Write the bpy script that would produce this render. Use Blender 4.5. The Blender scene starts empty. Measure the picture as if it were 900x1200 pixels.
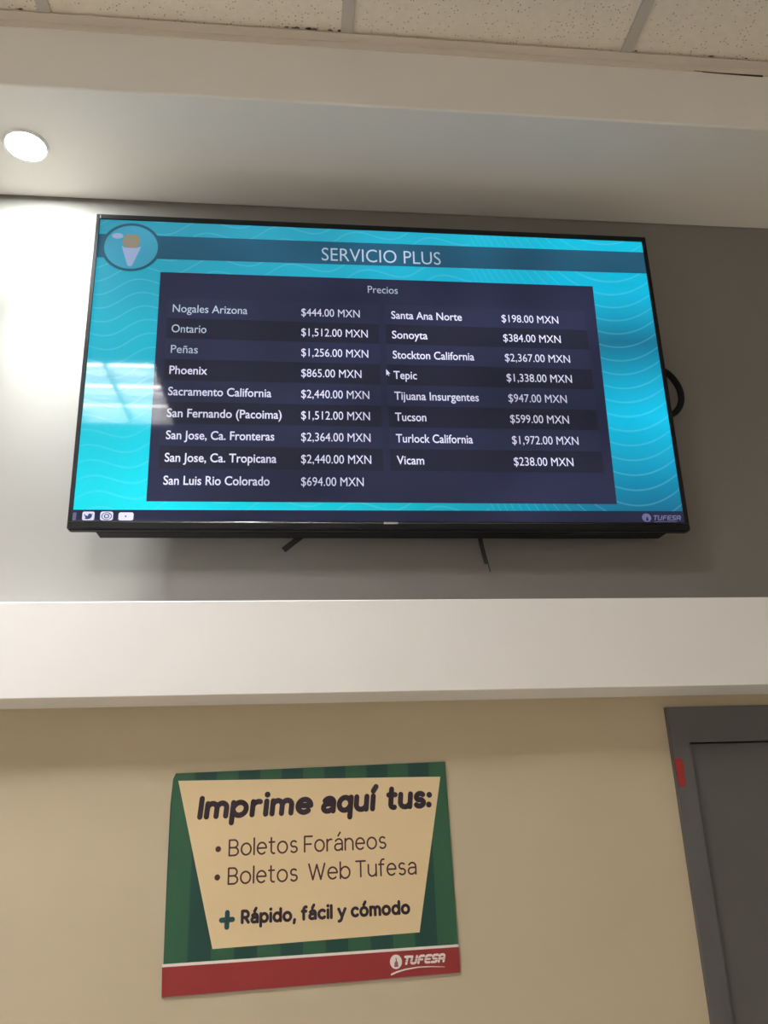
import bpy, bmesh, math, random
from mathutils import Vector, Matrix

random.seed(7)
SC = bpy.context.scene
COL = SC.collection
PI = math.pi

# ------------------------------------------------------------------ camera
H = 1.85                       # eye height of the photographer
cam_d = bpy.data.cameras.new('camera')
cam = bpy.data.objects.new('camera', cam_d)
COL.objects.link(cam)
yaw, pitch, roll = 0.1169830, 0.3539401, -0.0357552
F = Vector((math.sin(yaw)*math.cos(pitch), math.cos(yaw)*math.cos(pitch), math.sin(pitch)))
R0 = Vector((math.cos(yaw), -math.sin(yaw), 0))
U0 = R0.cross(F)
c_, s_ = math.cos(roll), math.sin(roll)
Rv, Uv = R0*c_ + U0*s_, U0*c_ - R0*s_
cam.matrix_world = Matrix(((Rv.x, Uv.x, -F.x, 0.0), (Rv.y, Uv.y, -F.y, -1.63031),
                           (Rv.z, Uv.z, -F.z, H), (0, 0, 0, 1)))
cam_d.sensor_fit = 'VERTICAL'
cam_d.sensor_height = 24.0
cam_d.lens = 24.0*975.72/1200.0
cam_d.clip_start = 0.02
SC.camera = cam

# ------------------------------------------------------------------ world, exposure
w = bpy.data.worlds.new('world')
SC.world = w
w.use_nodes = True
w.node_tree.nodes['Background'].inputs['Color'].default_value = (0.9, 0.95, 1, 1)
w.node_tree.nodes['Background'].inputs['Strength'].default_value = 0.05
SC.view_settings.view_transform = 'Standard'
SC.view_settings.look = 'None'
SC.view_settings.gamma = 1
SC.view_settings.exposure = 0.0
SC.view_settings.use_curve_mapping = False
try:
    SC.cycles.use_denoising = True
    SC.cycles.max_bounces = 12
    SC.cycles.diffuse_bounces = 8
    SC.cycles.sample_clamp_indirect = 6
except Exception:
    pass

TUBE = 170.0          # emission of the fluorescent tubes
DOWN_W = 8.5         # watts of the recessed downlight
TUBE_COL = (1.0, 0.99, 0.99)
BEAM_W = 165.0       # watts of its forward beam

# ------------------------------------------------------------------ helpers
def lin(r, g, b):
    f = lambda c: (c/255/12.92) if c/255 <= 0.04045 else ((c/255+0.055)/1.055)**2.4
    return (f(r), f(g), f(b), 1)

def mat(name, col, rough=0.6, metal=0.0, spec=0.5, noise=0.0, nscale=20.0, bump=0.0, bscale=200.0, emit=None, estr=1.0):
    m = bpy.data.materials.new(name)
    m.use_nodes = True
    nt = m.node_tree
    b = nt.nodes['Principled BSDF']
    b.inputs['Base Color'].default_value = col
    b.inputs['Roughness'].default_value = rough
    b.inputs['Metallic'].default_value = metal
    b.inputs['Specular IOR Level'].default_value = spec
    tc = nt.nodes.new('ShaderNodeTexCoord')
    if noise:
        n = nt.nodes.new('ShaderNodeTexNoise')
        n.inputs['Scale'].default_value = nscale
        n.inputs['Detail'].default_value = 5
        nt.links.new(tc.outputs['Object'], n.inputs['Vector'])
        mx = nt.nodes.new('ShaderNodeMix')
        mx.data_type = 'RGBA'
        mx.inputs['A'].default_value = tuple(c*(1-noise) for c in col[:3]) + (1,)
        mx.inputs['B'].default_value = tuple(min(1, c*(1+noise)) for c in col[:3]) + (1,)
        nt.links.new(n.outputs['Fac'], mx.inputs['Factor'])
        nt.links.new(mx.outputs['Result'], b.inputs['Base Color'])
    if bump:
        n2 = nt.nodes.new('ShaderNodeTexNoise')
        n2.inputs['Scale'].default_value = bscale
        n2.inputs['Detail'].default_value = 3
        nt.links.new(tc.outputs['Object'], n2.inputs['Vector'])
        bp = nt.nodes.new('ShaderNodeBump')
        bp.inputs['Strength'].default_value = bump
        bp.inputs['Distance'].default_value = 0.002
        nt.links.new(n2.outputs['Fac'], bp.inputs['Height'])
        nt.links.new(bp.outputs['Normal'], b.inputs['Normal'])
    if emit:
        b.inputs['Emission Color'].default_value = emit
        b.inputs['Emission Strength'].default_value = estr
    return m

def obj(name, bm, mats, parent=None, smooth=False):
    me = bpy.data.meshes.new(name)
    bm.normal_update()
    bm.to_mesh(me)
    bm.free()
    for m in (mats if isinstance(mats, (list, tuple)) else [mats]):
        me.materials.append(m)
    if smooth:
        for p in me.polygons:
            p.use_smooth = True
    o = bpy.data.objects.new(name, me)
    COL.objects.link(o)
    if parent:
        o.parent = parent
    return o

def tag(o, label, cat=None, group=None, kind=None):
    o['label'] = label
    if cat: o['category'] = cat
    if group: o['group'] = group
    if kind: o['kind'] = kind
    return o

def empty(name, loc=(0, 0, 0), rot=(0, 0, 0)):
    o = bpy.data.objects.new(name, None)
    o.empty_display_size = 0.1
    o.location = loc
    o.rotation_euler = rot
    COL.objects.link(o)
    return o

def box(bm, x0, x1, y0, y1, z0, z1, bev=0.0, mi=0, seg=2):
    t = bmesh.new()
    bmesh.ops.create_cube(t, size=1)
    for v in t.verts:
        v.co = Vector((x0+(v.co.x+.5)*(x1-x0), y0+(v.co.y+.5)*(y1-y0), z0+(v.co.z+.5)*(z1-z0)))
    if bev:
        bmesh.ops.bevel(t, geom=t.edges[:], offset=bev, segments=seg, affect='EDGES', profile=0.5)
    for f in t.faces:
        f.material_index = mi
    merge(bm, t)

def merge(bm, t):
    me = bpy.data.meshes.new('tmp')
    t.to_mesh(me)
    t.free()
    bm.from_mesh(me)
    bpy.data.meshes.remove(me)

def poly(bm, pts, y=0.0, mi=0):
    """flat polygon in an x,z plane"""
    f = bm.faces.new([bm.verts.new((p[0], y, p[1])) for p in pts])
    f.material_index = mi
    return f

def slab(bm, pts, y0, y1, mi=0):
    """polygon in x,z extruded from y0 to y1"""
    a = [bm.verts.new((p[0], y0, p[1])) for p in pts]
    b = [bm.verts.new((p[0], y1, p[1])) for p in pts]
    n = len(pts)
    for f in [bm.faces.new(a), bm.faces.new(b[::-1])] + [bm.faces.new((a[i], b[i], b[(i+1) % n], a[(i+1) % n])) for i in range(n)]:
        f.material_index = mi

def ring(cx, cz, rx, rz=None, n=48, a0=0.0, a1=2*PI):
    rz = rx if rz is None else rz
    return [(cx+rx*math.cos(a0+(a1-a0)*i/n), cz+rz*math.sin(a0+(a1-a0)*i/n)) for i in range(n)]

def annulus(bm, cx, cz, r0, r1, y, n=48, k=1.0, mi=0):
    a = [bm.verts.new((p[0], y, p[1])) for p in ring(cx, cz, r0, r0*k, n)]
    b = [bm.verts.new((p[0], y, p[1])) for p in ring(cx, cz, r1, r1*k, n)]
    for i in range(n):
        bm.faces.new((a[i], a[(i+1) % n], b[(i+1) % n], b[i])).material_index = mi

def rrect(x0, x1, z0, z1, r, n=6):
    out = []
    for cx, cz, a in ((x1-r, z1-r, 0), (x0+r, z1-r, PI/2), (x0+r, z0+r, PI), (x1-r, z0+r, 3*PI/2)):
        out += [(cx+r*math.cos(a+PI/2*i/n), cz+r*math.sin(a+PI/2*i/n)) for i in range(n+1)]
    return out

def tube(bm, pts, r, n=12, flat=1.0):
    """round (or flattened) tube through points"""
    P = [Vector(p) for p in pts]
    rings = []
    for i, p in enumerate(P):
        d = (P[min(i+1, len(P)-1)] - P[max(i-1, 0)]).normalized()
        up = Vector((0, 1, 0)) if abs(d.y) < 0.9 else Vector((1, 0, 0))
        a = d.cross(up).normalized()
        b = a.cross(d).normalized()
        rings.append([bm.verts.new(p + a*(r*math.cos(2*PI*k/n)) + b*(r*flat*math.sin(2*PI*k/n))) for k in range(n)])
    for i in range(len(rings)-1):
        for k in range(n):
            bm.faces.new((rings[i][k], rings[i][(k+1) % n], rings[i+1][(k+1) % n], rings[i+1][k]))
    bm.faces.new(rings[0][::-1])
    bm.faces.new(rings[-1])

# ------------------------------------------------------------------ room materials
M_cream = mat('cream paint', (0.54, 0.455, 0.32, 1), 0.7, noise=0.04, nscale=6, bump=0.05, bscale=120)
M_grey = mat('grey paint', (0.20, 0.188, 0.175, 1), 0.65, noise=0.03, nscale=5, bump=0.05, bscale=120)
M_white = mat('white paint', (0.84, 0.82, 0.81, 1), 0.6, noise=0.02, nscale=4, bump=0.04, bscale=90)
M_bulk = mat('bulkhead paint', (0.80, 0.775, 0.74, 1), 0.65, noise=0.02, nscale=4, bump=0.04, bscale=90)
M_offwhite = mat('off-white paint', (0.74, 0.71, 0.66, 1), 0.7)
M_floor = mat('floor tile', (0.60, 0.56, 0.50, 1), 0.35, noise=0.08, nscale=8)
M_bar = mat('ceiling bar enamel', (0.50, 0.465, 0.43, 1), 0.5)
M_angle = mat('wall angle enamel', (0.68, 0.62, 0.55, 1), 0.5)
M_door = mat('grey door paint', (0.100, 0.096, 0.093, 1), 0.5, noise=0.03, nscale=9)
M_frame = mat('grey door frame paint', (0.100, 0.098, 0.098, 1), 0.45, noise=0.03, nscale=9)
M_black = mat('black plastic', (0.012, 0.012, 0.013, 1), 0.45, spec=0.10)
M_blackmat = mat('matt black plastic', (0.013, 0.013, 0.014, 1), 0.6, spec=0.1, bump=0.05, bscale=600)
M_steel = mat('black steel', (0.02, 0.02, 0.021, 1), 0.45, metal=0.3)
M_silver = mat('silver metal', (0.6, 0.6, 0.62, 1), 0.3, metal=1.0)
M_lampwhite = mat('white enamel', (0.85, 0.85, 0.84, 1), 0.4)
M_strap = mat('black strap', (0.02, 0.02, 0.02, 1), 0.8, bump=0.2, bscale=900)

def tile_material():
    m = mat('mineral fibre tile', (0.69, 0.62, 0.51, 1), 0.9)
    nt = m.node_tree
    b = nt.nodes['Principled BSDF']
    tc = [n for n in nt.nodes if n.type == 'TEX_COORD'][0]
    v = nt.nodes.new('ShaderNodeTexVoronoi')
    v.inputs['Scale'].default_value = 150
    n = nt.nodes.new('ShaderNodeTexNoise')
    n.inputs['Scale'].default_value = 60
    n.inputs['Detail'].default_value = 6
    nt.links.new(tc.outputs['Object'], v.inputs['Vector'])
    nt.links.new(tc.outputs['Object'], n.inputs['Vector'])
    mr = nt.nodes.new('ShaderNodeMapRange')           # pin holes
    mr.inputs['From Min'].default_value = 0.16
    mr.inputs['From Max'].default_value = 0.26
    nt.links.new(v.outputs['Distance'], mr.inputs['Value'])
    wn = nt.nodes.new('ShaderNodeMapRange')           # only some cells have a hole
    wn.inputs['From Min'].default_value = 0.40
    wn.inputs['From Max'].default_value = 0.46
    sx = nt.nodes.new('ShaderNodeSeparateColor')
    nt.links.new(v.outputs['Color'], sx.inputs['Color'])
    nt.links.new(sx.outputs['Red'], wn.inputs['Value'])
    mxx = nt.nodes.new('ShaderNodeMath')
    mxx.operation = 'MAXIMUM'
    nt.links.new(mr.outputs['Result'], mxx.inputs[0])
    nt.links.new(wn.outputs['Result'], mxx.inputs[1])
    a = nt.nodes.new('ShaderNodeMix')
    a.data_type = 'RGBA'
    a.inputs['A'].default_value = (0.72, 0.66, 0.57, 1)
    a.inputs['B'].default_value = (0.86, 0.80, 0.70, 1)
    nt.links.new(n.outputs['Fac'], a.inputs['Factor'])
    c = nt.nodes.new('ShaderNodeMix')
    c.data_type = 'RGBA'
    c.inputs['A'].default_value = (0.30, 0.25, 0.20, 1)
    nt.links.new(a.outputs['Result'], c.inputs['B'])
    nt.links.new(mxx.outputs['Value'], c.inputs['Factor'])
    nt.links.new(c.outputs['Result'], b.inputs['Base Color'])
    bp = nt.nodes.new('ShaderNodeBump')
    bp.inputs['Strength'].default_value = 0.5
    bp.inputs['Distance'].default_value = 0.002
    nt.links.new(n.outputs['Fac'], bp.inputs['Height'])
    nt.links.new(bp.outputs['Normal'], b.inputs['Normal'])
    return m
M_tile = tile_material()

# ------------------------------------------------------------------ room shell
XL, XR, YF, WT = -2.55, 3.8, -5.2, 0.12
ZC = H + 1.5595          # ceiling
ZS = H + 1.3835          # underside of the bulkhead
ZL1, ZL0 = H + 0.3830, H + 0.2142   # ledge top / bottom
DL = 0.1353              # ledge depth
DS = 0.3170              # bulkhead depth
DX0, DX1, DZ = 0.7778, 1.6900, H + 0.1225     # door opening

def struct(o, label=None, cat=None):
    o['kind'] = 'structure'
    if label: o['label'] = label
    if cat: o['category'] = cat
    return o

bm = bmesh.new()
box(bm, XL-WT, DX0, 0, WT, 0, ZL0+0.05)
box(bm, DX1, XR+WT, 0, WT, 0, ZL0+0.05)
box(bm, DX0, DX1, 0, WT, DZ, ZL0+0.05)
box(bm, XL-WT, XR+WT, 0, WT, ZL0+0.05, ZC+0.1, mi=1)
struct(obj('wall_back', bm, [M_cream, M_grey]), 'back wall, cream paint below the white ledge and grey paint above it', 'wall')
bm = bmesh.new(); box(bm, XL-WT, XL, YF, 0, 0, ZC+0.1); struct(obj('wall_left', bm, M_offwhite), 'off-white side wall on the left', 'wall')
bm = bmesh.new(); box(bm, XR, XR+WT, YF, 0, 0, ZC+0.1); struct(obj('wall_right', bm, M_offwhite), 'off-white side wall on the right', 'wall')
bm = bmesh.new(); box(bm, XL-WT, XR+WT, YF-WT, YF, 0, ZC+0.1); struct(obj('wall_front', bm, M_offwhite), 'off-white wall behind the photographer', 'wall')
bm = bmesh.new(); box(bm, XL-WT, XR+WT, YF-WT, WT+1.0, -0.1, 0); struct(obj('floor', bm, M_floor), 'beige tiled floor', 'floor')

# ledge and bulkhead (boxed plasterboard)
bm = bmesh.new(); box(bm, XL, XR, -DL, 0, ZL0, ZL1, bev=0.0015)
struct(obj('trim_1', bm, M_white), 'long white boxed ledge running under the television', 'ledge')
bm = bmesh.new()
box(bm, XL, XR, -DS, 0, ZS, ZC+0.08, bev=0.004)
bulk = struct(obj('trim_2', bm, M_bulk), 'white boxed bulkhead between ceiling tiles and grey wall', 'bulkhead')

# ceiling: mineral tiles lying in a bar grid, with openings for the recessed fixtures
PX, GX, GY, PITCH = 0.109, 0.109, -0.81, 0.613
FIX = [(-2, 1), (-4, 0), (0, 6), (-4, 5)]      # grid column, row of each fixture; all after the first are added fill
def gx(i): return GX + i*PITCH
def gy(j): return GY - j*PITCH
fixset = {(i, j) for i, j in FIX}
bm = bmesh.new()
for i in range(-7, 7):
    for j in range(-1, 8):
        if (i, j) in fixset: continue
        x0, x1 = max(XL, gx(i)), min(XR, gx(i+1))
        y1, y0 = min(-DS, gy(j)), max(YF, gy(j+1))
        if x1-x0 < 0.02 or y1-y0 < 0.02: continue
        box(bm, x0+.002, x1-.002, y0+.002, y1-.002, ZC+random.uniform(0.001, 0.003), ZC+0.02)
ceil_o = struct(obj('ceiling', bm, M_tile), 'speckled ceiling tiles in a metal grid', 'ceiling')
bm = bmesh.new()
for i in range(-7, 8):
    if XL < gx(i) < XR: box(bm, gx(i)-.0125, gx(i)+.0125, YF, -DS, ZC-.003, ZC+.0)
for j in range(-1, 8):
    if YF < gy(j) < -DS-0.05: box(bm, XL, XR, gy(j)-.0125, gy(j)+.0125, ZC-.0032, ZC-.0002)
obj('grid_bar', bm, M_bar, ceil_o)
bm = bmesh.new(); box(bm, XL-WT, XR+WT, YF-WT, WT, ZC+0.22, ZC+0.3)
obj('ceiling_deck', bm, M_lampwhite, ceil_o)
# metal angle along the bulkhead with one stretch hanging open
bm = bmesh.new()
box(bm, XL, XR, -DS-.022, -DS, ZC-.0045, ZC-.0032)
box(bm, XL, XR, -DS-.0016, -DS, ZC-.022, ZC-.0032)
struct(obj('trim_3', bm, M_angle), 'thin pale metal angle strip where ceiling tiles meet the bulkhead', 'trim')
bm = bmesh.new()
slab(bm, [(0.884, ZC-.0200), (0.93, ZC-.0216), (1.00, ZC-.0215), (1.045, ZC-.0210), (1.045, ZC-.0250), (1.00, ZC-.0245), (0.93, ZC-.0232), (0.884, ZC-.0212)], -DS-.0022, -DS-.0005)
obj('open_joint', bm, mat('dark joint', (0.05, 0.035, 0.025, 1), 0.9), bulk)
bm = bmesh.new()
for k in range(20):      # crumbled tile edge
    x = random.choice((random.uniform(-0.02, 0.10), random.uniform(0.72, 1.0), random.uniform(-.6, -.5)))
    wd = random.uniform(.002, .007)
    pts = [(x+wd*math.cos(a), -DS-.0225-random.uniform(0, .003)+.0022*math.sin(a)) for a in [2*PI*q/7 for q in range(7)]]
    f = bm.faces.new([bm.verts.new((p[0], p[1], ZC-.0002)) for p in pts])
obj('tile_chips', bm, mat('tile chip', (0.16, 0.12, 0.09, 1), 0.9), ceil_o)

# ------------------------------------------------------------------ door
bm = bmesh.new()
FW = 0.0376
slab(bm, [(DX0-FW, 0), (DX0, 0), (DX0, DZ), (DX1, DZ), (DX1, 0), (DX1+FW, 0), (DX1+FW, H+.1914), (DX0-FW, H+.1914)], -0.012, 0.10)
box(bm, DX0, DX0+.012, 0.045, 0.10, 0, DZ)            # stop
box(bm, DX1-.012, DX1, 0.045, 0.10, 0, DZ)
box(bm, DX0, DX1, 0.045, 0.10, DZ-.012, DZ)
door = struct(obj('door_1', bm, M_frame), 'grey door in a grey frame at the right under the ledge', 'door')
bm = bmesh.new(); box(bm, DX0+.004, DX1-.004, 0.003, 0.042, 0.008, DZ-.0015, bev=0.0015)
leaf = obj('door_leaf', bm, M_door, door)
bm = bmesh.new()
tube(bm, [(DX1-.07, -0.0, 1.0), (DX1-.07, -.045, 1.0), (DX1-.075, -.055, 1.0), (DX1-.19, -.055, 1.0)], .009)
box(bm, DX1-.09, DX1-.05, -.004, .004, .93, 1.07, bev=.002)
obj('door_handle', bm, M_silver, door, smooth=True)

M_red = mat('red sticker', (0.30, 0.022, 0.020, 1), 0.4, noise=0.1, nscale=60)
bm = bmesh.new()
slab(bm, [(0.7412, H+.0940), (0.7520, H+.0930), (0.7575, H+.0905), (0.7578, H+.072), (0.7566, H+.069), (0.7574, H+.047), (0.7545, H+.0415), (0.7425, H+.0405)], -0.0135, -0.0115)
st = obj('sticker', bm, M_red)
tag(st, 'small red sticker on the left jamb of the grey door frame', 'sticker')

# ------------------------------------------------------------------ recessed ceiling fixtures
M_tubelit = mat('lit fluorescent tube', (0.9, 0.9, 0.9, 1), 0.4, emit=TUBE_COL+(1,), estr=TUBE)
def make_fixture():
    t = empty('ceiling_light', (0, 0, ZC))
    a = PITCH/2-.013
    bm = bmesh.new()            # enamel pan
    d = 0.085
    box(bm, -a, a, -a, a, d, d+.01)
    for x0, x1, y0, y1 in ((-a, -a+.008, -a, a), (a-.008, a, -a, a), (-a, a, -a, -a+.008), (-a, a, a-.008, a)):
        box(bm, x0, x1, y0, y1, -.001, d)
    obj('housing', bm, M_lampwhite, t)
    for y in (-.19, 0.0, .19):
        bm = bmesh.new()
        tube(bm, [(-a+.02, y, .055), (a-.02, y, .055)], .013, 12)
        obj('lamp_tube', bm, M_tubelit, t, smooth=True)
    bm = bmesh.new()            # louver blades
    for y in (-.095, .095): box(bm, -a, a, y-.004, y+.004, .004, .05)
    for x in (-.1, .1): box(bm, x-.003, x+.003, -a, a, .004, .05)
    obj('louver', bm, M_lampwhite, t)
    return t
FIX_LABELS = ['recessed square ceiling light ahead of the photographer, mirrored in the screen',
              'unseen square ceiling light by the left wall, added to shape the ledge shadow', 'unseen square ceiling light at the rear right, added as fill',
              'unseen square ceiling light at the rear left, added as fill']
proto = None
for k, (i, j) in enumerate(FIX):
    if proto is None:
        o = proto = make_fixture()
    else:
        o = proto.copy(); COL.objects.link(o)
        for ch in list(proto.children):
            c = ch.copy(); COL.objects.link(c); c.parent = o
    o.location = (gx(i)+PITCH/2, gy(j)-PITCH/2, ZC)
    tag(o, FIX_LABELS[k], 'light', 'recessed ceiling lights')

# downlight in the bulkhead
dl = empty('downlight', (-0.5715, -0.1600, ZS))
bm = bmesh.new()
n = 40
prof = [(0.047, 0.0), (0.047, -0.004), (0.043, -0.006), (0.041, -0.005), (0.0405, -0.0015)]
rings = [[bm.verts.new((r*math.cos(2*PI*k/n), r*math.sin(2*PI*k/n), z)) for k in range(n)] for r, z in prof]
for i in range(len(rings)-1):
    for k in range(n): bm.faces.new((rings[i][k], rings[i][(k+1) % n], rings[i+1][(k+1) % n], rings[i+1][k]))
obj('trim_ring', bm, M_lampwhite, dl, smooth=True)
bm = bmesh.new()
bm.faces.new([bm.verts.new((0.0405*math.cos(-2*PI*k/n), 0.0405*math.sin(-2*PI*k/n), -0.0052)) for k in range(n)])
obj('lens', bm, mat('lit lens', (0.9, 0.9, 0.9, 1), 0.4, emit=(0.95, 1.0, 0.98, 1), estr=60), dl)
ld = bpy.data.lights.new('downlight_lamp', 'AREA')
ld.shape = 'DISK'; ld.size = 0.06; ld.energy = DOWN_W; ld.color = (0.93, 1.0, 0.97)
lo = bpy.data.objects.new('downlight_lamp', ld); COL.objects.link(lo)
lo.parent = dl; lo.location = (0, 0, -0.0075)
sd = bpy.data.lights.new('downlight_beam', 'SPOT')
sd.energy = BEAM_W; sd.color = (0.95, 1.0, 0.985); sd.spot_size = math.radians(74); sd.spot_blend = 1.0; sd.shadow_soft_size = 0.03
so = bpy.data.objects.new('downlight_beam', sd); COL.objects.link(so)
so.parent = dl; so.location = (0, 0, -0.0075)
so.rotation_euler = Vector((0.20, 0.03, -1)).to_track_quat('-Z', 'Y').to_euler()    # lamp tipped a little to the wall
tag(dl, 'small round lit downlight in the bulkhead, above the left end of television', 'light')

# ------------------------------------------------------------------ television
TILT = 0.0307186
tv = empty('television', (0.1941, -0.0900, H+0.5392), (TILT, 0, 0))
tag(tv, 'large flat television showing a turquoise price list on the grey wall', 'television')
TW, TH = 1.2351/2, 0.7095
SX0, SX1, SZ0, SZ1 = -0.6092, 0.6082, 0.0135, 0.6975

def screen_mat(name, col, strip=False):
    """displayed colour with the uneven backlight of an LED panel; waves drawn in the wallpaper"""
    m = mat(name, (0.01, 0.01, 0.012, 1), 0.045, spec=0.2)
    nt = m.node_tree
    b = nt.nodes['Principled BSDF']
    tc = [n for n in nt.nodes if n.type == 'TEX_COORD'][0]
    N = nt.nodes.new
    def math_(op, a, b_=None, c=None):
        n = N('ShaderNodeMath'); n.operation = op
        for k, v in enumerate((a, b_, c)):
            if v is None: continue
            if isinstance(v, (int, float)): n.inputs[k].default_value = v
            else: nt.links.new(v, n.inputs[k])
        return n.outputs[0]
    sp = N('ShaderNodeSeparateXYZ'); nt.links.new(tc.outputs['Object'], sp.inputs[0])
    u, v = sp.outputs['X'], sp.outputs['Z']
    nz = N('ShaderNodeTexNoise'); nz.inputs['Scale'].default_value = 5.5; nz.inputs['Detail'].default_value = 0
    nt.links.new(tc.outputs['Object'], nz.inputs['Vector'])
    led = math_('MULTIPLY_ADD', nz.outputs['Fac'], 1.0, 0.5)                      # backlight clouding
    if not strip:
        b.inputs['Emission Color'].default_value = col
        nt.links.new(led, b.inputs['Emission Strength'])
        return m
    # turquoise wallpaper; viewing-angle fade and backlight bands are painted into the ramps
    cr = N('ShaderNodeValToRGB')
    e = cr.color_ramp.elements
    e[0].position = 0.0; e[0].color = lin(0, 232, 250)
    e[1].position = 1.0; e[1].color = lin(44, 148, 174)
    k = e.new(0.5); k.color = lin(12, 180, 208)
    nt.links.new(math_('MULTIPLY', v, 1/0.7), cr.inputs['Fac'])
    cr2 = N('ShaderNodeValToRGB')
    e = cr2.color_ramp.elements
    e[0].position = 0.0; e[0].color = lin(14, 84, 116)
    e[1].position = 1.0; e[1].color = lin(0, 190, 222)
    for ps, cc in ((0.14, (4, 128, 164)), (0.36, (0, 196, 236)), (0.62, (14, 112, 144)), (0.8, (0, 184, 222))):
        k = e.new(ps); k.color = lin(*cc)
    nt.links.new(math_('MULTIPLY', v, 1/0.7), cr2.inputs['Fac'])
    side = N('ShaderNodeMapRange'); side.interpolation_type = 'SMOOTHSTEP'
    side.inputs['From Min'].default_value = -0.5; side.inputs['From Max'].default_value = 0.58
    nt.links.new(u, side.inputs['Value'])
    bg = N('ShaderNodeMix'); bg.data_type = 'RGBA'
    nt.links.new(side.outputs['Result'], bg.inputs['Factor'])
    nt.links.new(cr.outputs['Color'], bg.inputs['A']); nt.links.new(cr2.outputs['Color'], bg.inputs['B'])
    # fine wave lines
    wl = math_('MULTIPLY_ADD', u, -0.16, math_('MULTIPLY', math_('SINE', math_('MULTIPLY_ADD', u, 38.0, math_('MULTIPLY_ADD', v, 9.0, 0.8))), 0.014))
    du = math_('SUBTRACT', u, 0.515)
    wr = math_('MULTIPLY', math_('MULTIPLY', du, du), -4.2)
    w1 = math_('ADD', math_('MULTIPLY', wl, math_('LESS_THAN', u, 0.2)), math_('MULTIPLY', wr, math_('GREATER_THAN', u, 0.2)))
    ph = math_('DIVIDE', math_('ADD', v, w1), 0.0335)
    fr = math_('ABSOLUTE', math_('SUBTRACT', math_('FRACT', ph), 0.5))
    ln = N('ShaderNodeMapRange')
    ln.inputs['From Min'].default_value = 0.075; ln.inputs['From Max'].default_value = 0.02
    ln.inputs['To Max'].default_value = 0.14
    nt.links.new(fr, ln.inputs['Value'])
    mx = N('ShaderNodeMix'); mx.data_type = 'RGBA'
    nt.links.new(ln.outputs['Result'], mx.inputs['Factor'])
    nt.links.new(bg.outputs['Result'], mx.inputs['A']); mx.inputs['B'].default_value = lin(150, 232, 245)
    nt.links.new(mx.outputs['Result'], b.inputs['Emission Color'])
    nt.links.new(math_('MULTIPLY_ADD', nz.outputs['Fac'], 0.4, 0.8), b.inputs['Emission Strength'])
    return m

S_wall = screen_mat('screen wallpaper', None, True)
S_band = screen_mat('screen header band', lin(30, 84, 112))
S_panel = screen_mat('screen panel', lin(36, 40, 68))
S_dark = screen_mat('screen dark row', lin(31, 33, 52))
S_light = screen_mat('screen light row', lin(39, 44, 72))
S_foot = screen_mat('screen footer', lin(31, 35, 62))
S_text = screen_mat('screen text', lin(226, 224, 250))
S_dim = screen_mat('screen dim text', lin(176, 190, 208))
S_ring = screen_mat('screen roundel ring', lin(34, 86, 104))
S_disc = screen_mat('screen roundel disc', lin(60, 152, 180))
S_tan = screen_mat('screen tan', lin(140, 132, 112))
S_pale = screen_mat('screen pale', lin(150, 166, 200))
S_gold = screen_mat('screen logo', lin(104, 104, 140))
S_ink = screen_mat('screen icon ink', lin(62, 70, 110))

# chassis
bm = bmesh.new()
def chassis(bm):
    y0, y1 = 0.0008, 0.014
    pts = rrect(-TW, TW, -0.0055, TH, 0.005, 4)
    slab(bm, pts, y0, y1)
    # raised rim round the glass
    for x0, x1, z0, z1 in ((-TW, SX0, -.003, TH), (SX1, TW, -.003, TH), (SX0, SX1, SZ1, TH), (SX0, SX1, -.003, SZ0)):
        box(bm, x0, x1, -0.0025, y0+.001, z0, z1, bev=0.0008)
chassis(bm)
obj('bezel', bm, M_black, tv)
bm = bmesh.new()
# rear shell: thin above, swelling out in its lower two thirds
xs = [(-TW+.004, .012), (-TW+.055, .030), (-TW+.09, .048), (TW-.09, .048), (TW-.055, .030), (TW-.004, .012)]
zs_ = [(0.001, .016), (0.010, .040), (0.03, .048), (0.42, .048), (0.50, .026), (TH-.002, .014)]
grid = [[bm.verts.new((x, 0.010+min(dx, dz)*1.0, z)) for x, dx in xs] for z, dz in zs_]
for i in range(len(zs_)-1):
    for j in range(len(xs)-1): bm.faces.new((grid[i][j], grid[i][j+1], grid[i+1][j+1], grid[i+1][j]))
bot = [bm.verts.new((x, 0.010, 0.001)) for x, _ in xs]
for j in range(len(xs)-1): bm.faces.new((bot[j], bot[j+1], grid[0][j+1], grid[0][j]))
obj('rear_shell', bm, M_blackmat, tv)
bm = bmesh.new()
box(bm, -0.0145, 0.0135, -0.0044, -0.0022, 0.0072, 0.0112, bev=0.0004)
o = obj('badge', bm, M_silver, tv); o['label'] = 'small silver maker badge'
bm = bmesh.new()
box(bm, TW-.0015, TW+.0012, 0.000, 0.010, 0.155, 0.215, bev=0.0005)
obj('side_button', bm, M_steel, tv)
bm = bmesh.new()
box(bm, -TW+.05, TW-.045, 0.012, 0.050, -0.0065, 0.004, bev=0.002)
obj('lower_lip', bm, M_blackmat, tv)

bm = bmesh.new()
tube(bm, [(-TW+.003, -.0024, .0098), (TW-.003, -.0024, .0098)], .0013, 10)
obj('glossy_edge', bm, mat('dark chrome', (0.16, 0.16, 0.17, 1), 0.22, metal=1.0), tv, smooth=True)
bm = bmesh.new(); poly(bm, [(SX0, SZ0), (SX1, SZ0), (SX1, SZ1), (SX0, SZ1)], 0.0)
scr = obj('screen', bm, S_wall, tv)
scr['label'] = 'lit turquoise screen with a price list'
L1, L2, L3, L4 = -0.0002, -0.0004, -0.0006, -0.0008

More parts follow.
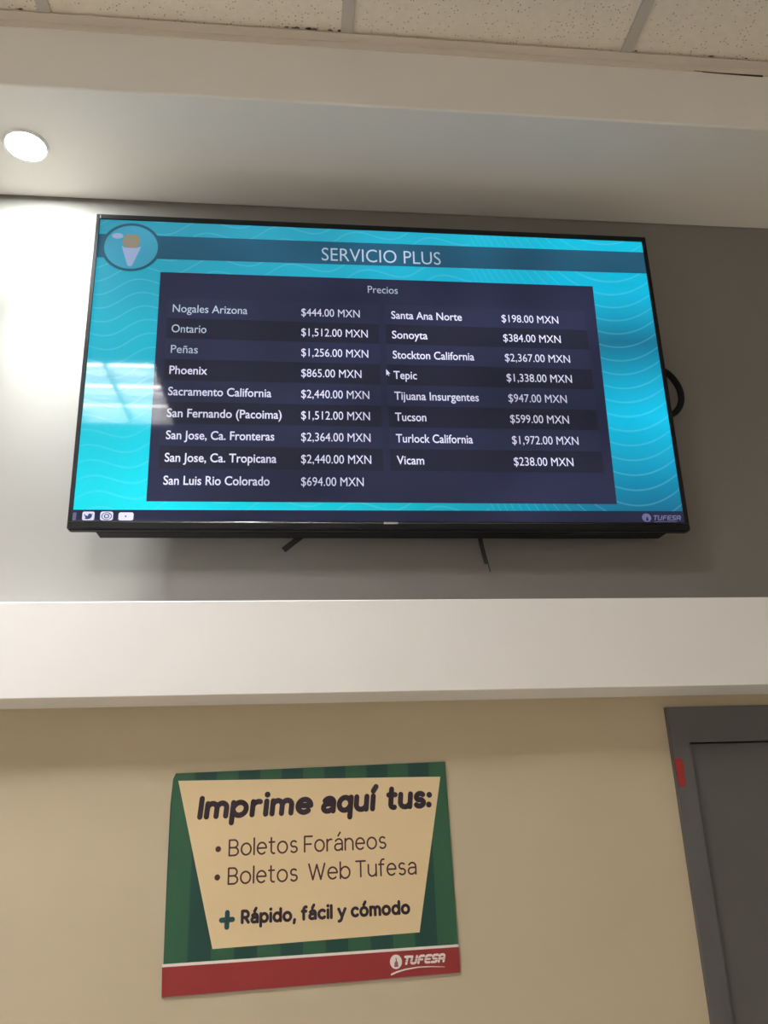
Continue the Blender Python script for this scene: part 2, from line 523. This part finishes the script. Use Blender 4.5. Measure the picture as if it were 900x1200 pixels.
bm = bmesh.new(); poly(bm, [(SX0, 0.6010), (SX1, 0.6120), (SX1, 0.6690), (SX0, 0.6600)], L1)
obj('header_band', bm, S_band, scr)
bm = bmesh.new(); poly(bm, [(SX0, SZ0), (SX1, SZ0), (SX1, 0.0385), (SX0, 0.0350)], L1)
obj('footer_bar', bm, S_foot, scr)
bm = bmesh.new(); poly(bm, [(-0.4745, 0.0528), (0.4690, 0.0528), (0.4765, 0.5730), (-0.4755, 0.5700)], L1)
obj('price_panel', bm, S_panel, scr)
ROW0, RP = 0.4832, 0.04825
for cx0, cx1, nrow in ((-0.4560, -0.0117, 9), (0.0025, 0.4500, 8)):
    for r in range(nrow):
        z = ROW0 - r*RP
        bm = bmesh.new(); poly(bm, [(cx0, z-RP/2), (cx1, z-RP/2), (cx1, z+RP/2), (cx0, z+RP/2)], L2)
        obj('price_row', bm, S_dark if r % 2 == 1 else S_light if r < 8 else S_panel, scr)

# lettering -----------------------------------------------------------
def text_mesh(s, x0, x1, z0, cap, y, bold=0.0):
    """built-in typeface turned into a flat mesh of cap height `cap`, stretched to x0..x1"""
    cu = bpy.data.curves.new('t', 'FONT')
    cu.body = s
    cu.size = 1.0
    cu.offset = bold
    cu.resolution_u = 4
    o = bpy.data.objects.new('t', cu)
    COL.objects.link(o)
    dg = bpy.context.evaluated_depsgraph_get()
    me = bpy.data.meshes.new_from_object(o.evaluated_get(dg))
    bpy.data.objects.remove(o)
    vs = [v.co for v in me.vertices]
    a, b = min(v.x for v in vs), max(v.x for v in vs)
    kx, kz = (x1-x0)/(b-a), cap/0.727
    bm = bmesh.new()
    bm.from_mesh(me)
    bpy.data.meshes.remove(me)
    for v in bm.verts:
        v.co = Vector((x0+(v.co.x-a)*kx, y, z0+v.co.y*kz))
    return bm

NAMES = [("Nogales Arizona", -0.4454, -0.2907), ("Ontario", -0.4454, -0.3743), ("Peñas", -0.4446, -0.3899),
         ("Phoenix", -0.4450, -0.3690), ("Sacramento California", -0.4451, -0.2380), ("San Fernando (Pacoima)", -0.4450, -0.2167),
         ("San Jose, Ca. Fronteras", -0.4444, -0.2309), ("San Jose, Ca. Tropicana", -0.4444, -0.2261), ("San Luis Rio Colorado", -0.4444, -0.2390)]
COSTS = [("$444.00 MXN", -0.0521), ("$1,512.00 MXN", -0.0360), ("$1,256.00 MXN", -0.0360), ("$865.00 MXN", -0.0516), ("$2,440.00 MXN", -0.0363),
         ("$1,512.00 MXN", -0.0361), ("$2,364.00 MXN", -0.0362), ("$2,440.00 MXN", -0.0359), ("$694.00 MXN", -0.0523)]
NAMES2 = [("Santa Ana Norte", 0.1709), ("Sonoyta", 0.0931), ("Stockton California", 0.1920), ("Tepic", 0.0657),
          ("Tijuana Insurgentes", 0.1956), ("Tucson", 0.0813), ("Turlock California", 0.1764), ("Vicam", 0.0724)]
COSTS2 = [("$198.00 MXN", 0.3874), ("$384.00 MXN", 0.3880), ("$2,367.00 MXN", 0.4040), ("$1,338.00 MXN", 0.4032),
          ("$947.00 MXN", 0.3868), ("$599.00 MXN", 0.3866), ("$1,972.00 MXN", 0.4021), ("$238.00 MXN", 0.3860)]
CAP = 0.0195
for r, (s, a, b) in enumerate(NAMES):
    obj('destination_text', text_mesh(s, a, b, ROW0-r*RP-CAP/2, CAP, L3, 0.012 if r > 2 else 0.004), S_text if r > 2 else S_dim, scr)
for r, (s, b) in enumerate(COSTS):
    obj('price_text', text_mesh(s, -0.1770, b, ROW0-r*RP-CAP/2, CAP, L3, 0.0), S_text, scr)
for r, (s, b) in enumerate(NAMES2):
    obj('destination_text', text_mesh(s, 0.0162, b, ROW0-r*RP-CAP/2, CAP, L3, 0.010), S_text, scr)
for r, (s, b) in enumerate(COSTS2):
    obj('price_text', text_mesh(s, 0.2595, b, ROW0-r*RP-CAP/2, CAP, L3, 0.0), S_text, scr)
obj('title_text', text_mesh("SERVICIO PLUS", -0.1327, 0.1318, 0.6317-.0175, 0.0350, L3, -0.006), S_dim, scr)
obj('column_heading_text', text_mesh("Precios", -0.0332, 0.0324, 0.5442-.0085, 0.0190, L3, -0.002), S_dim, scr)

# roundel with an ice cream cone like emblem
rc = (-0.5400, 0.6295)
bm = bmesh.new()
annulus(bm, rc[0], rc[1], 0.0560, 0.0625, L3, 56, 0.97, 0)
poly(bm, ring(rc[0], rc[1], 0.0562, 0.0545, 48), L2, 1)
poly(bm, rrect(rc[0]-.0180, rc[0]+.0180, rc[1]-.002, rc[1]+.032, .012), L4, 2)
poly(bm, [(rc[0]-.020, rc[1]+.002), (rc[0]-.005, rc[1]-.046), (rc[0]+.000, rc[1]-.049), (rc[0]+.005, rc[1]-.046), (rc[0]+.021, rc[1]+.002), (rc[0]+.012, rc[1]-.002), (rc[0]-.012, rc[1]-.002)], L3, 3)
poly(bm, ring(rc[0]-.030, rc[1]+.027, .012, .007, 20), L3, 3)
obj('emblem_roundel', bm, [S_ring, S_disc, S_tan, S_pale], scr)
# mouse pointer
bm = bmesh.new()
poly(bm, [(0.0008, 0.3510), (0.0008, 0.3360), (0.0038, 0.3392), (0.0056, 0.3350), (0.0072, 0.3358), (0.0056, 0.3398), (0.0094, 0.3402)], L4)
obj('mouse_pointer', bm, S_text, scr)
# social icons in the footer (their feet are cut off by the screen edge)
bm = bmesh.new(); poly(bm, [(-0.6092, 0.0137), (-0.6030, 0.0137), (-0.6022, 0.0290), (-0.6092, 0.0290)], L3)
obj('social_icon', bm, S_gold, scr)
bm = bmesh.new()
poly(bm, rrect(-0.5915, -0.5690, 0.0137, 0.0312, .0035), L3)
bird = [(-.5880, .0262), (-.5845, .0232), (-.5812, .0222), (-.5806, .0258), (-.5780, .0275), (-.5752, .0262), (-.5722, .0268), (-.5736, .0248), (-.5738, .0205), (-.5770, .0168), (-.5820, .0156), (-.5875, .0170), (-.5845, .0186), (-.5870, .0205), (-.5856, .0214), (-.5882, .0236)]
poly(bm, bird, L4, 1)
obj('social_icon', bm, [S_text, S_ink], scr)
bm = bmesh.new()
poly(bm, rrect(-0.5585, -0.5345, 0.0137, 0.0315, .0045), L3)
annulus(bm, -.5465, .0222, .0082, .0098, L4, 32, 0.78, 1)
annulus(bm, -.5465, .0222, .0030, .0050, L4, 24, 0.9, 1)
poly(bm, ring(-.5412, .0268, .0012, .0012, 12), L4, 1)
obj('social_icon', bm, [S_text, S_ink], scr)
bm = bmesh.new()
poly(bm, rrect(-0.5245, -0.4965, 0.0137, 0.0300, .0040), L3)
poly(bm, [(-.5122, .0244), (-.5122, .0196), (-.5086, .0220)], L4, 1)
obj('social_icon', bm, [S_text, S_ink], scr)

# stroke lettering ------------------------------------------------------
def earc(cx, cy, rx, ry, a0, a1, n=14):
    return [(cx+rx*math.cos(math.radians(a0+(a1-a0)*i/n)), cy+ry*math.sin(math.radians(a0+(a1-a0)*i/n))) for i in range(n+1)]
CAPH, ASC, DSC = 1.30, 1.36, -0.38
DOT = 'dot'
def glyphs():
    g = {}
    A = earc
    g['o'] = (.90, [A(.45, .5, .45, .5, 0, 360, 28)])
    g['a'] = (.74, [[(.08, .82)] + A(.40, .66, .34, .34, 130, 0) + [(.74, 0)], [(.74, .57), (.36, .57)] + A(.30, .285, .29, .285, 90, 270) + [(.46, .02), (.64, .12), (.74, .26)]])
    g['e'] = (.84, [[(.02, .52), (.84, .52)] + A(.43, .5, .42, .5, 3, 312, 24)])
    g['s'] = (.64, [A(.33, .745, .28, .255, 40, 262, 16) + A(.33, .255, .30, .255, 82, -145, 16)])
    g['n'] = (.76, [[(0, 0), (0, 1)], [(0, .45)] + A(.38, .60, .38, .40, 175, 0) + [(.76, 0)]])
    g['m'] = (1.24, [[(0, 0), (0, 1)], [(0, .45)] + A(.31, .62, .31, .38, 175, 0) + [(.62, 0)], [(.62, .45)] + A(.93, .62, .31, .38, 175, 0) + [(1.24, 0)]])
    g['u'] = (.76, [[(.76, 1), (.76, 0)], [(0, 1)] + A(.38, .40, .38, .40, 180, 355)])
    g['p'] = (.86, [[(0, 1), (0, DSC)], A(.44, .5, .42, .5, 160, -160, 24)])
    g['q'] = (.86, [[(.86, 1), (.86, DSC)], A(.42, .5, .42, .5, 20, 340, 24)])
    g['d'] = (.86, [[(.86, ASC), (.86, 0)], A(.42, .5, .42, .5, 20, 340, 24)])
    g['b'] = (.86, [[(0, ASC), (0, 0)], A(.44, .5, .42, .5, 160, -160, 24)])
    g['r'] = (.46, [[(0, 0), (0, 1)], [(0, .5)] + A(.36, .60, .36, .40, 170, 75)])
    g['i'] = (.0, [[(0, 0), (0, 1)], (DOT, 0, 1.36)])
    g['l'] = (.0, [[(0, 0), (0, ASC)]])
    g['t'] = (.50, [[(.18, 1.32), (.18, .28)] + A(.42, .27, .24, .27, 180, 285), [(-.02, 1), (.48, 1)]])
    g['f'] = (.48, [[(.16, 0), (.16, 1.05)] + A(.42, 1.08, .26, .29, 180, 75), [(-.02, .98), (.44, .98)]])
    g['c'] = (.74, [A(.44, .5, .44, .5, 48, 312, 24)])
    g['y'] = (.78, [[(0, 1), (.39, .02)], [(.78, 1), (.42, .10)] + [(.34, -.18), (.22, -.34), (.02, -.38)]])
    g['I'] = (.0, [[(0, 0), (0, CAPH)]])
    g['B'] = (.84, [[(0, 0), (0, CAPH), (.40, CAPH)] + A(.44, .99, .34, .31, 90, -90) + [(0, .68)], [(.44, .68)] + A(.46, .34, .38, .34, 90, -90) + [(0, 0)]])
    g['F'] = (.72, [[(0, 0), (0, CAPH), (.74, CAPH)], [(0, .66), (.64, .66)]])
    g['W'] = (1.44, [[(0, CAPH), (.36, 0), (.72, CAPH*.96), (1.08, 0), (1.44, CAPH)]])
    g['T'] = (.90, [[(0, CAPH), (.90, CAPH)], [(.45, CAPH), (.45, 0)]])
    g['R'] = (.80, [[(0, 0), (0, CAPH), (.40, CAPH)] + A(.42, .96, .36, .34, 90, -90) + [(0, .62)], [(.40, .62), (.80, 0)]])
    g[':'] = (.0, [(DOT, 0, .08), (DOT, 0, .86)])
    g[','] = (.10, [[(.08, .06), (.0, -.24)]])
    g['á'] = (g['a'][0], g['a'][1] + [[(.34, 1.24), (.54, 1.50)]])
    g['í'] = (.12, [[(0.06, 0), (0.06, 1)], [(.04, 1.28), (.22, 1.52)]])
    g['ó'] = (g['o'][0], g['o'][1] + [[(.42, 1.24), (.62, 1.50)]])
    return g
GL = glyphs()

import itertools
LEVEL = itertools.cycle([k*1.6e-5 for k in range(9)])
def ribbon(bm, pts, r, y, mi=0):
    """thick flat line with round joints and caps in the x,z plane"""
    for i in range(1, len(pts)-1):
        d0 = Vector(pts[i])-Vector(pts[i-1]); d1 = Vector(pts[i+1])-Vector(pts[i])
        if d0.length > 1e-7 and d1.length > 1e-7 and d0.angle(d1) > 0.7:
            ribbon(bm, pts[:i+1], r, y, mi)
            ribbon(bm, pts[i:], r, y, mi)
            return
    for i, p in enumerate(pts):
        if i == 0 or i == len(pts)-1 or len(pts) < 6:
            poly(bm, ring(p[0], p[1], r, r, 14), y-next(LEVEL), mi)
    y = y-next(LEVEL)          # overlapping strokes lie in hair-thin layers
    P = [Vector(p) for p in pts]
    off = []
    closed = (P[0]-P[-1]).length < 1e-6
    for i in range(len(P)):
        if closed and i in (0, len(P)-1):
            d0, d1 = P[-1]-P[-2], P[1]-P[0]
        else:
            d0, d1 = P[i]-P[max(i-1, 0)], P[min(i+1, len(P)-1)]-P[i]
        if d0.length < 1e-9: d0 = d1
        if d1.length < 1e-9: d1 = d0
        d0, d1 = d0.normalized(), d1.normalized()
        t = (d0+d1)
        t = t.normalized() if t.length > 1e-6 else d0
        nrm = Vector((-t.y, t.x))
        k = 1/max(.75, nrm.dot(Vector((-d0.y, d0.x))))
        off.append(nrm*(r*k))
    for i in range(len(P)-1):
        q = [P[i]+off[i], P[i]-off[i], P[i+1]-off[i+1], P[i+1]+off[i+1]]
        try:
            poly(bm, [(v.x, v.y) for v in q], y, mi)
        except ValueError:
            pass

def stroke_word(bm, s, x0, z0, x1, z1, xh, t, y, gap, slant=0.0, mi=0):
    """word from stroke glyphs: skeleton inset by half the stroke so that outer sizes are exact"""
    r = t/2
    pen, lines, dots = 0.0, [], []
    for ch in s:
        wd, st = GL[ch]
        for k in st:
            if k[0] == DOT: dots.append((pen+k[1], k[2]))
            else: lines.append([(pen+p[0], p[1]) for p in k])
        pen += wd + gap
    allx = [p[0] for l in lines for p in l] + [d[0] for d in dots]
    a, b = min(allx), max(allx)
    wtot = (x1-x0) - t - abs(slant)*xh*0.6
    kx = wtot/(b-a) if b > a else 1
    def T(p):
        v = p[1]
        zz = r + v*(xh-t) if v <= 1 else (xh - r) + (v-1)*(xh)
        if v < 0: zz = r + v*xh
        xx = r + (p[0]-a)*kx
        return (x0 + xx + slant*zz, z0 + zz + (z1-z0)*(xx/(x1-x0)))
    for l in lines:
        ribbon(bm, [T(p) for p in l], r, y, mi)
    for d in dots:
        c = T(d)
        poly(bm, ring(c[0], c[1], r*1.12, r*1.12, 16), y-next(LEVEL), mi)

def tufesa(bm, x0, z0, wd, h, y, r, slant=0.25, rise=0.0, mi=0):
    """slanted techno capitals of the bus company's word mark"""
    A = earc
    L = [([[(0, 1), (1, 1)], [(.45, 1), (.45, 0)]]),
         ([[(0, 1), (0, .3)] + A(.3, .3, .3, .3, 180, 270, 5) + [(.6, 0)] + A(.6, .3, .3, .3, 270, 360, 5) + [(.9, 1)]]),
         ([[(.1, 0), (.1, .7)] + A(.4, .7, .3, .3, 180, 90, 5) + [(.9, 1)], [(.1, .5), (.7, .5)]]),
         ([[(.95, 1), (.35, 1)] + A(.35, .7, .3, .3, 90, 180, 5) + [(.05, .3)] + A(.35, .3, .3, .3, 180, 270, 5) + [(.9, 0)], [(.05, .5), (.8, .5)]]),
         ([[(.95, 1), (.3, 1)] + A(.3, .75, .25, .25, 90, 270, 8) + [(.6, .5)] + A(.6, .25, .25, .25, 90, -90, 8) + [(0, 0)]]),
         ([[(0, 0), (0, .7)] + A(.3, .7, .3, .3, 180, 90, 5) + [(.6, 1)] + A(.6, .7, .3, .3, 90, 0, 5) + [(.9, 0)], [(0, .42), (.9, .42)]])]
    step = wd/6
    for k, strokes in enumerate(L):
        for s in strokes:
            pts = []
            for p in s:
                xx = x0 + step*(k + p[0]*0.76)
                zz = p[1]*h
                pts.append((xx+slant*zz, z0+zz+rise*(xx-x0)))
            ribbon(bm, pts, r, y, mi)

# company mark in the screen's footer
bm = bmesh.new()
poly(bm, ring(0.5285, 0.0238, 0.0098, 0.0092, 28), L3, 0)
poly(bm, [(.5262, .0170), (.5312, .0170), (.5318, .0215), (.5296, .0265), (.5276, .0225)], L4, 1)
tufesa(bm, 0.5425, 0.0192, 0.0600, 0.0088, L3, 0.0012)
ribbon(bm, [(0.5440, 0.0148), (0.565, 0.0156), (0.592, 0.0152)], 0.0005, L3)
obj('company_mark', bm, [S_gold, S_foot], scr)

# ------------------------------------------------------------------ wall bracket behind the television
mt = empty('wall_bracket', (0.1941, 0, H+0.78))
tag(mt, 'black wall bracket behind the television with two straps hanging below it', 'bracket')
bm = bmesh.new()
for z in (-.10, .10): box(bm, -.26, .26, -0.012, 0.0, z-.02, z+.02, bev=.002)
box(bm, -.30, -.26, -0.012, 0.0, -.12, .12, bev=.002); box(bm, .26, .30, -0.012, 0.0, -.12, .12, bev=.002)
obj('wall_plate', bm, M_steel, mt)
for x in (-.19, .19):
    bm = bmesh.new()
    z0, z1 = -.16, .17
    yf = lambda z: -0.0306 - (z+0.2408)*math.tan(TILT)        # back of the set, leaning forward
    a = [(x-.012, yf(z0)), (x+.012, yf(z0))]
    vs = []
    for z in (z0, z1):
        yb = -0.011
        vs.append([bm.verts.new((x-.012, yf(z), z)), bm.verts.new((x+.012, yf(z), z)), bm.verts.new((x+.012, yb, z)), bm.verts.new((x-.012, yb, z))])
    for k in range(4): bm.faces.new((vs[0][k], vs[0][(k+1) % 4], vs[1][(k+1) % 4], vs[1][k]))
    bm.faces.new(vs[0][::-1]); bm.faces.new(vs[1])
    obj('bracket_arm', bm, M_steel, mt)
OX, OZ = -0.1941, -0.78
def strap(pts, wd):
    bm = bmesh.new()
    P = [Vector((p[0]+OX, p[1], p[2]+OZ)) for p in pts]
    rows = []
    for i, p in enumerate(P):
        d = (P[min(i+1, len(P)-1)]-P[max(i-1, 0)]); d.y = 0; d.normalize()
        nr = Vector((d.z, 0, -d.x))*wd/2
        rows.append([bm.verts.new(p+nr+Vector((0, .0012, 0))), bm.verts.new(p-nr+Vector((0, .0012, 0))), bm.verts.new(p-nr-Vector((0, .0012, 0))), bm.verts.new(p+nr-Vector((0, .0012, 0)))])
    for i in range(len(rows)-1):
        for k in range(4): bm.faces.new((rows[i][k], rows[i][(k+1) % 4], rows[i+1][(k+1) % 4], rows[i+1][k]))
    bm.faces.new(rows[0][::-1]); bm.faces.new(rows[-1])
    return obj('pull_strap', bm, M_strap, mt)
strap([(0.0041, -.020, 0.630), (0.031, -.022, 0.590), (0.030, -.026, 0.556), (0.016, -.030, 0.540), (0.000, -.034, 0.526), (-0.017, -.036, 0.511)], .0115)
strap([(0.3841, -.020, 0.630), (0.384, -.022, 0.590), (0.385, -.027, 0.550), (0.388, -.031, 0.520), (0.3905, -.034, 0.500), (0.3940, -.035, 0.482)], .0085)
bm = bmesh.new()
tube(bm, [(0.3920+OX, -.035, 0.500+OZ), (0.398+OX, -.033, 0.482+OZ), (0.401+OX, -.032, 0.466+OZ)], .0012, 6)
obj('strap_thread', bm, M_strap, mt)

# cable loop behind the right edge
bm = bmesh.new()
pts = []
cx, cz = 0.8340, H+0.8900
for i in range(29):
    a = math.radians(118 - 250*i/28)
    pts.append((cx+0.0440*math.cos(a), -0.028+0.004*math.sin(2*a), cz+0.0600*math.sin(a)))
pts = [(0.735, -0.018, H+0.955), (0.770, -0.021, H+0.952)] + pts + [(0.770, -0.021, H+0.822), (0.735, -0.018, H+0.818)]
tube(bm, pts, 0.0072, 12)
cb = obj('power_cable', bm, M_blackmat, smooth=True)
tag(cb, 'black cable loop sticking out behind the right edge of television', 'cable')

# ------------------------------------------------------------------ poster
P0 = (0.0400, -0.0800)         # centre on the wall
ps = empty('poster', (P0[0], 0, H+P0[1]))
tag(ps, 'green and red ticket printing poster on the cream wall under the ledge', 'poster')
def pl(x, z): return (x-P0[0], z-P0[1])
def poster_mat(name, col, rough=0.45):
    return mat(name, col, rough, spec=0.25, noise=0.03, nscale=14)
M_green = poster_mat('poster green', (0.055, 0.13, 0.075, 1))
nt = M_green.node_tree
b = nt.nodes['Principled BSDF']
tc = [n for n in nt.nodes if n.type == 'TEX_COORD'][0]
sp = nt.nodes.new('ShaderNodeSeparateXYZ'); nt.links.new(tc.outputs['Object'], sp.inputs[0])
ma = nt.nodes.new('ShaderNodeMath'); ma.operation = 'MULTIPLY_ADD'
ma.inputs[1].default_value = 1/0.0788; ma.inputs[2].default_value = (0.2541)/0.0788
nt.links.new(sp.outputs['X'], ma.inputs[0])
fr = nt.nodes.new('ShaderNodeMath'); fr.operation = 'FRACT'; nt.links.new(ma.outputs[0], fr.inputs[0])
gt = nt.nodes.new('ShaderNodeMapRange'); gt.inputs['From Min'].default_value = 0.48; gt.inputs['From Max'].default_value = 0.52
nt.links.new(fr.outputs[0], gt.inputs['Value'])
mx = nt.nodes.new('ShaderNodeMix'); mx.data_type = 'RGBA'
mx.inputs['A'].default_value = (0.028, 0.095, 0.050, 1); mx.inputs['B'].default_value = (0.012, 0.052, 0.042, 1)
nt.links.new(gt.outputs['Result'], mx.inputs['Factor']); nt.links.new(mx.outputs['Result'], b.inputs['Base Color'])
M_pcream = poster_mat('poster cream', (0.74, 0.575, 0.345, 1))
M_pred = poster_mat('poster red', (0.265, 0.030, 0.030, 1))
M_pwhite = poster_mat('poster white', (0.80, 0.74, 0.70, 1))
M_ink = poster_mat('poster dark ink', (0.030, 0.018, 0.026, 1))
M_brown = poster_mat('poster brown ink', (0.075, 0.030, 0.030, 1))
M_teal = poster_mat('poster teal ink', (0.014, 0.060, 0.062, 1))
M_shadow = poster_mat('poster shadow strip', (0.30, 0.26, 0.24, 1))

YB = -0.0045
TLc, TRc, BRc, BLc = pl(-0.2130, 0.0925), pl(0.2907, 0.0998), pl(0.2962, -0.2552), pl(-0.2143, -0.2670)
def lerp(a, b, t): return (a[0]+(b[0]-a[0])*t, a[1]+(b[1]-a[1])*t)
bm = bmesh.new()
left = [BLc, lerp(BLc, TLc, .12), (lerp(BLc, TLc, .5)[0]-.0022, lerp(BLc, TLc, .5)[1]), (lerp(BLc, TLc, .85)[0]-.0032, lerp(BLc, TLc, .85)[1]), (TLc[0]-.0008, TLc[1]-.010), (TLc[0]+.0035, TLc[1])]
slab(bm, [BRc, TRc] + left[::-1], YB, -0.0002)
bd = obj('board', bm, M_green, ps)
bd['label'] = 'green striped board'
Y1, Y2, Y3 = YB-.0002, YB-.0004, YB-.0006
bm = bmesh.new()
poly(bm, [pl(-0.2044, 0.0794), pl(0.2800, 0.0728), pl(0.2276, -0.1887), pl(-0.1327, -0.1984)], Y1)
cp = obj('cream_panel', bm, M_pcream, ps)
bm = bmesh.new()
poly(bm, [BLc, BRc, pl(0.2972-.0003, -0.2150), pl(-0.2160, -0.2222)], Y1)
rb = obj('red_band', bm, M_pred, ps)
bm = bmesh.new()
poly(bm, [pl(-0.2160, -0.2222), pl(0.2969, -0.2152), pl(0.2969, -0.2108), pl(-0.2160, -0.2176)], Y1)
obj('white_stripe', bm, M_pwhite, ps)
# grey strip painted as the shadow line under the board
bm = bmesh.new()
slab(bm, [(BLc[0], BLc[1]-.0016), (BRc[0], BRc[1]-.0016), BRc, BLc], YB+.0004, -0.0002)
obj('shadow_strip', bm, M_shadow, ps)

def word(bm, s, x0, z0, x1, z1, xh, t, gap, slant=0.0, y=Y2):
    a = pl(x0, z0); c = pl(x1, z1)
    stroke_word(bm, s, a[0], a[1], c[0], c[1], xh, t, y, gap, slant)
bm = bmesh.new()
for s, x0, z0, x1, z1 in (("Imprime", -0.1684, 0.0110, 0.0415, 0.0135), ("aquí", 0.0539, 0.0135, 0.1600, 0.0155), ("tus:", 0.1735, 0.0162, 0.2614, 0.0175)):
    word(bm, s, x0, z0, x1, z1, 0.0315, 0.0095, 0.42, 0.10)
o = obj('headline_text', bm, M_ink, ps)
for wl in ((("Boletos", -0.1104, -0.0521, 0.0129, -0.0506), ("Foráneos", 0.0236, -0.0507, 0.1736, -0.0497)),
           (("Boletos", -0.1105, -0.0985, 0.0130, -0.0977), ("Web", 0.0312, -0.0972, 0.1073, -0.0971), ("Tufesa", 0.1158, -0.0957, 0.2272, -0.0949))):
    bm = bmesh.new()
    for s, x0, z0, x1, z1 in wl:
        word(bm, s, x0, z0, x1, z1, 0.0220, 0.0030, 0.30)
    bx = pl(-0.1285, wl[0][2]+.0130)
    poly(bm, ring(bx[0], bx[1], .0050, .0050, 20), Y2)
    obj('list_text', bm, M_brown, ps)
bm = bmesh.new()
for s, x0, z0, x1, z1 in (("Rápido,", -0.0858, -0.1620, 0.0102, -0.1620), ("fácil", 0.0184, -0.1612, 0.0745, -0.1608), ("y", 0.0825, -0.1605, 0.0990, -0.1604), ("cómodo", 0.1061, -0.1601, 0.2126, -0.1593)):
    word(bm, s, x0, z0, x1, z1, 0.0178, 0.0051, 0.42)
obj('slogan_text', bm, M_ink, ps)
bm = bmesh.new()
px, pz = pl(-0.1095, -0.1540)
ribbon(bm, [(px-.0095, pz-.0003), (px+.0095, pz+.0003)], .0042, Y2)
ribbon(bm, [(px, pz-.0115), (px+.0004, pz+.0115)], .0042, Y2)
obj('plus_sign', bm, M_teal, ps)
bm = bmesh.new()
lx, lz = pl(0.1838, -0.2330)
poly(bm, ring(lx, lz, .0105, .0112, 32), Y2, 0)
poly(bm, [(lx-.0034, lz-.0080), (lx+.0040, lz-.0080), (lx+.0034, lz-.0012), (lx+.0018, lz+.0012), (lx+.0010, lz+.0062), (lx-.0006, lz+.0062), (lx-.0004, lz+.0010), (lx-.0026, lz-.0012)], Y3, 1)
a = pl(0.1975, -0.2370)
tufesa(bm, a[0], a[1], 0.0740, 0.0108, Y2, 0.0019, 0.28, 0.012)
for k in (0.32, 0.64):     # the slits across the letters
    ribbon(bm, [(a[0]-.001, a[1]+.0108*k), (a[0]+.079, a[1]+.0108*k+.0009)], .00028, Y3-.0001, 2)
# swoosh
pts = [(0.1742, -0.2525), (0.1850, -0.2488), (0.2000, -0.2456), (0.2224, -0.2432), (0.2450, -0.2434), (0.2695, -0.2450)]
wds = [.0015, .0014, .0012, .0009, .0007, .0003]
up = [(p[0], p[1]+q) for p, q in zip(pts, wds)]; dn = [(p[0], p[1]-q) for p, q in zip(pts, wds)]
for i in range(len(pts)-1):
    poly(bm, [pl(*dn[i]), pl(*dn[i+1]), pl(*up[i+1]), pl(*up[i])], Y2, 0)
obj('company_mark', bm, [M_pwhite, mat('mark grey', (0.28, 0.10, 0.10, 1), 0.5), M_pred], ps)
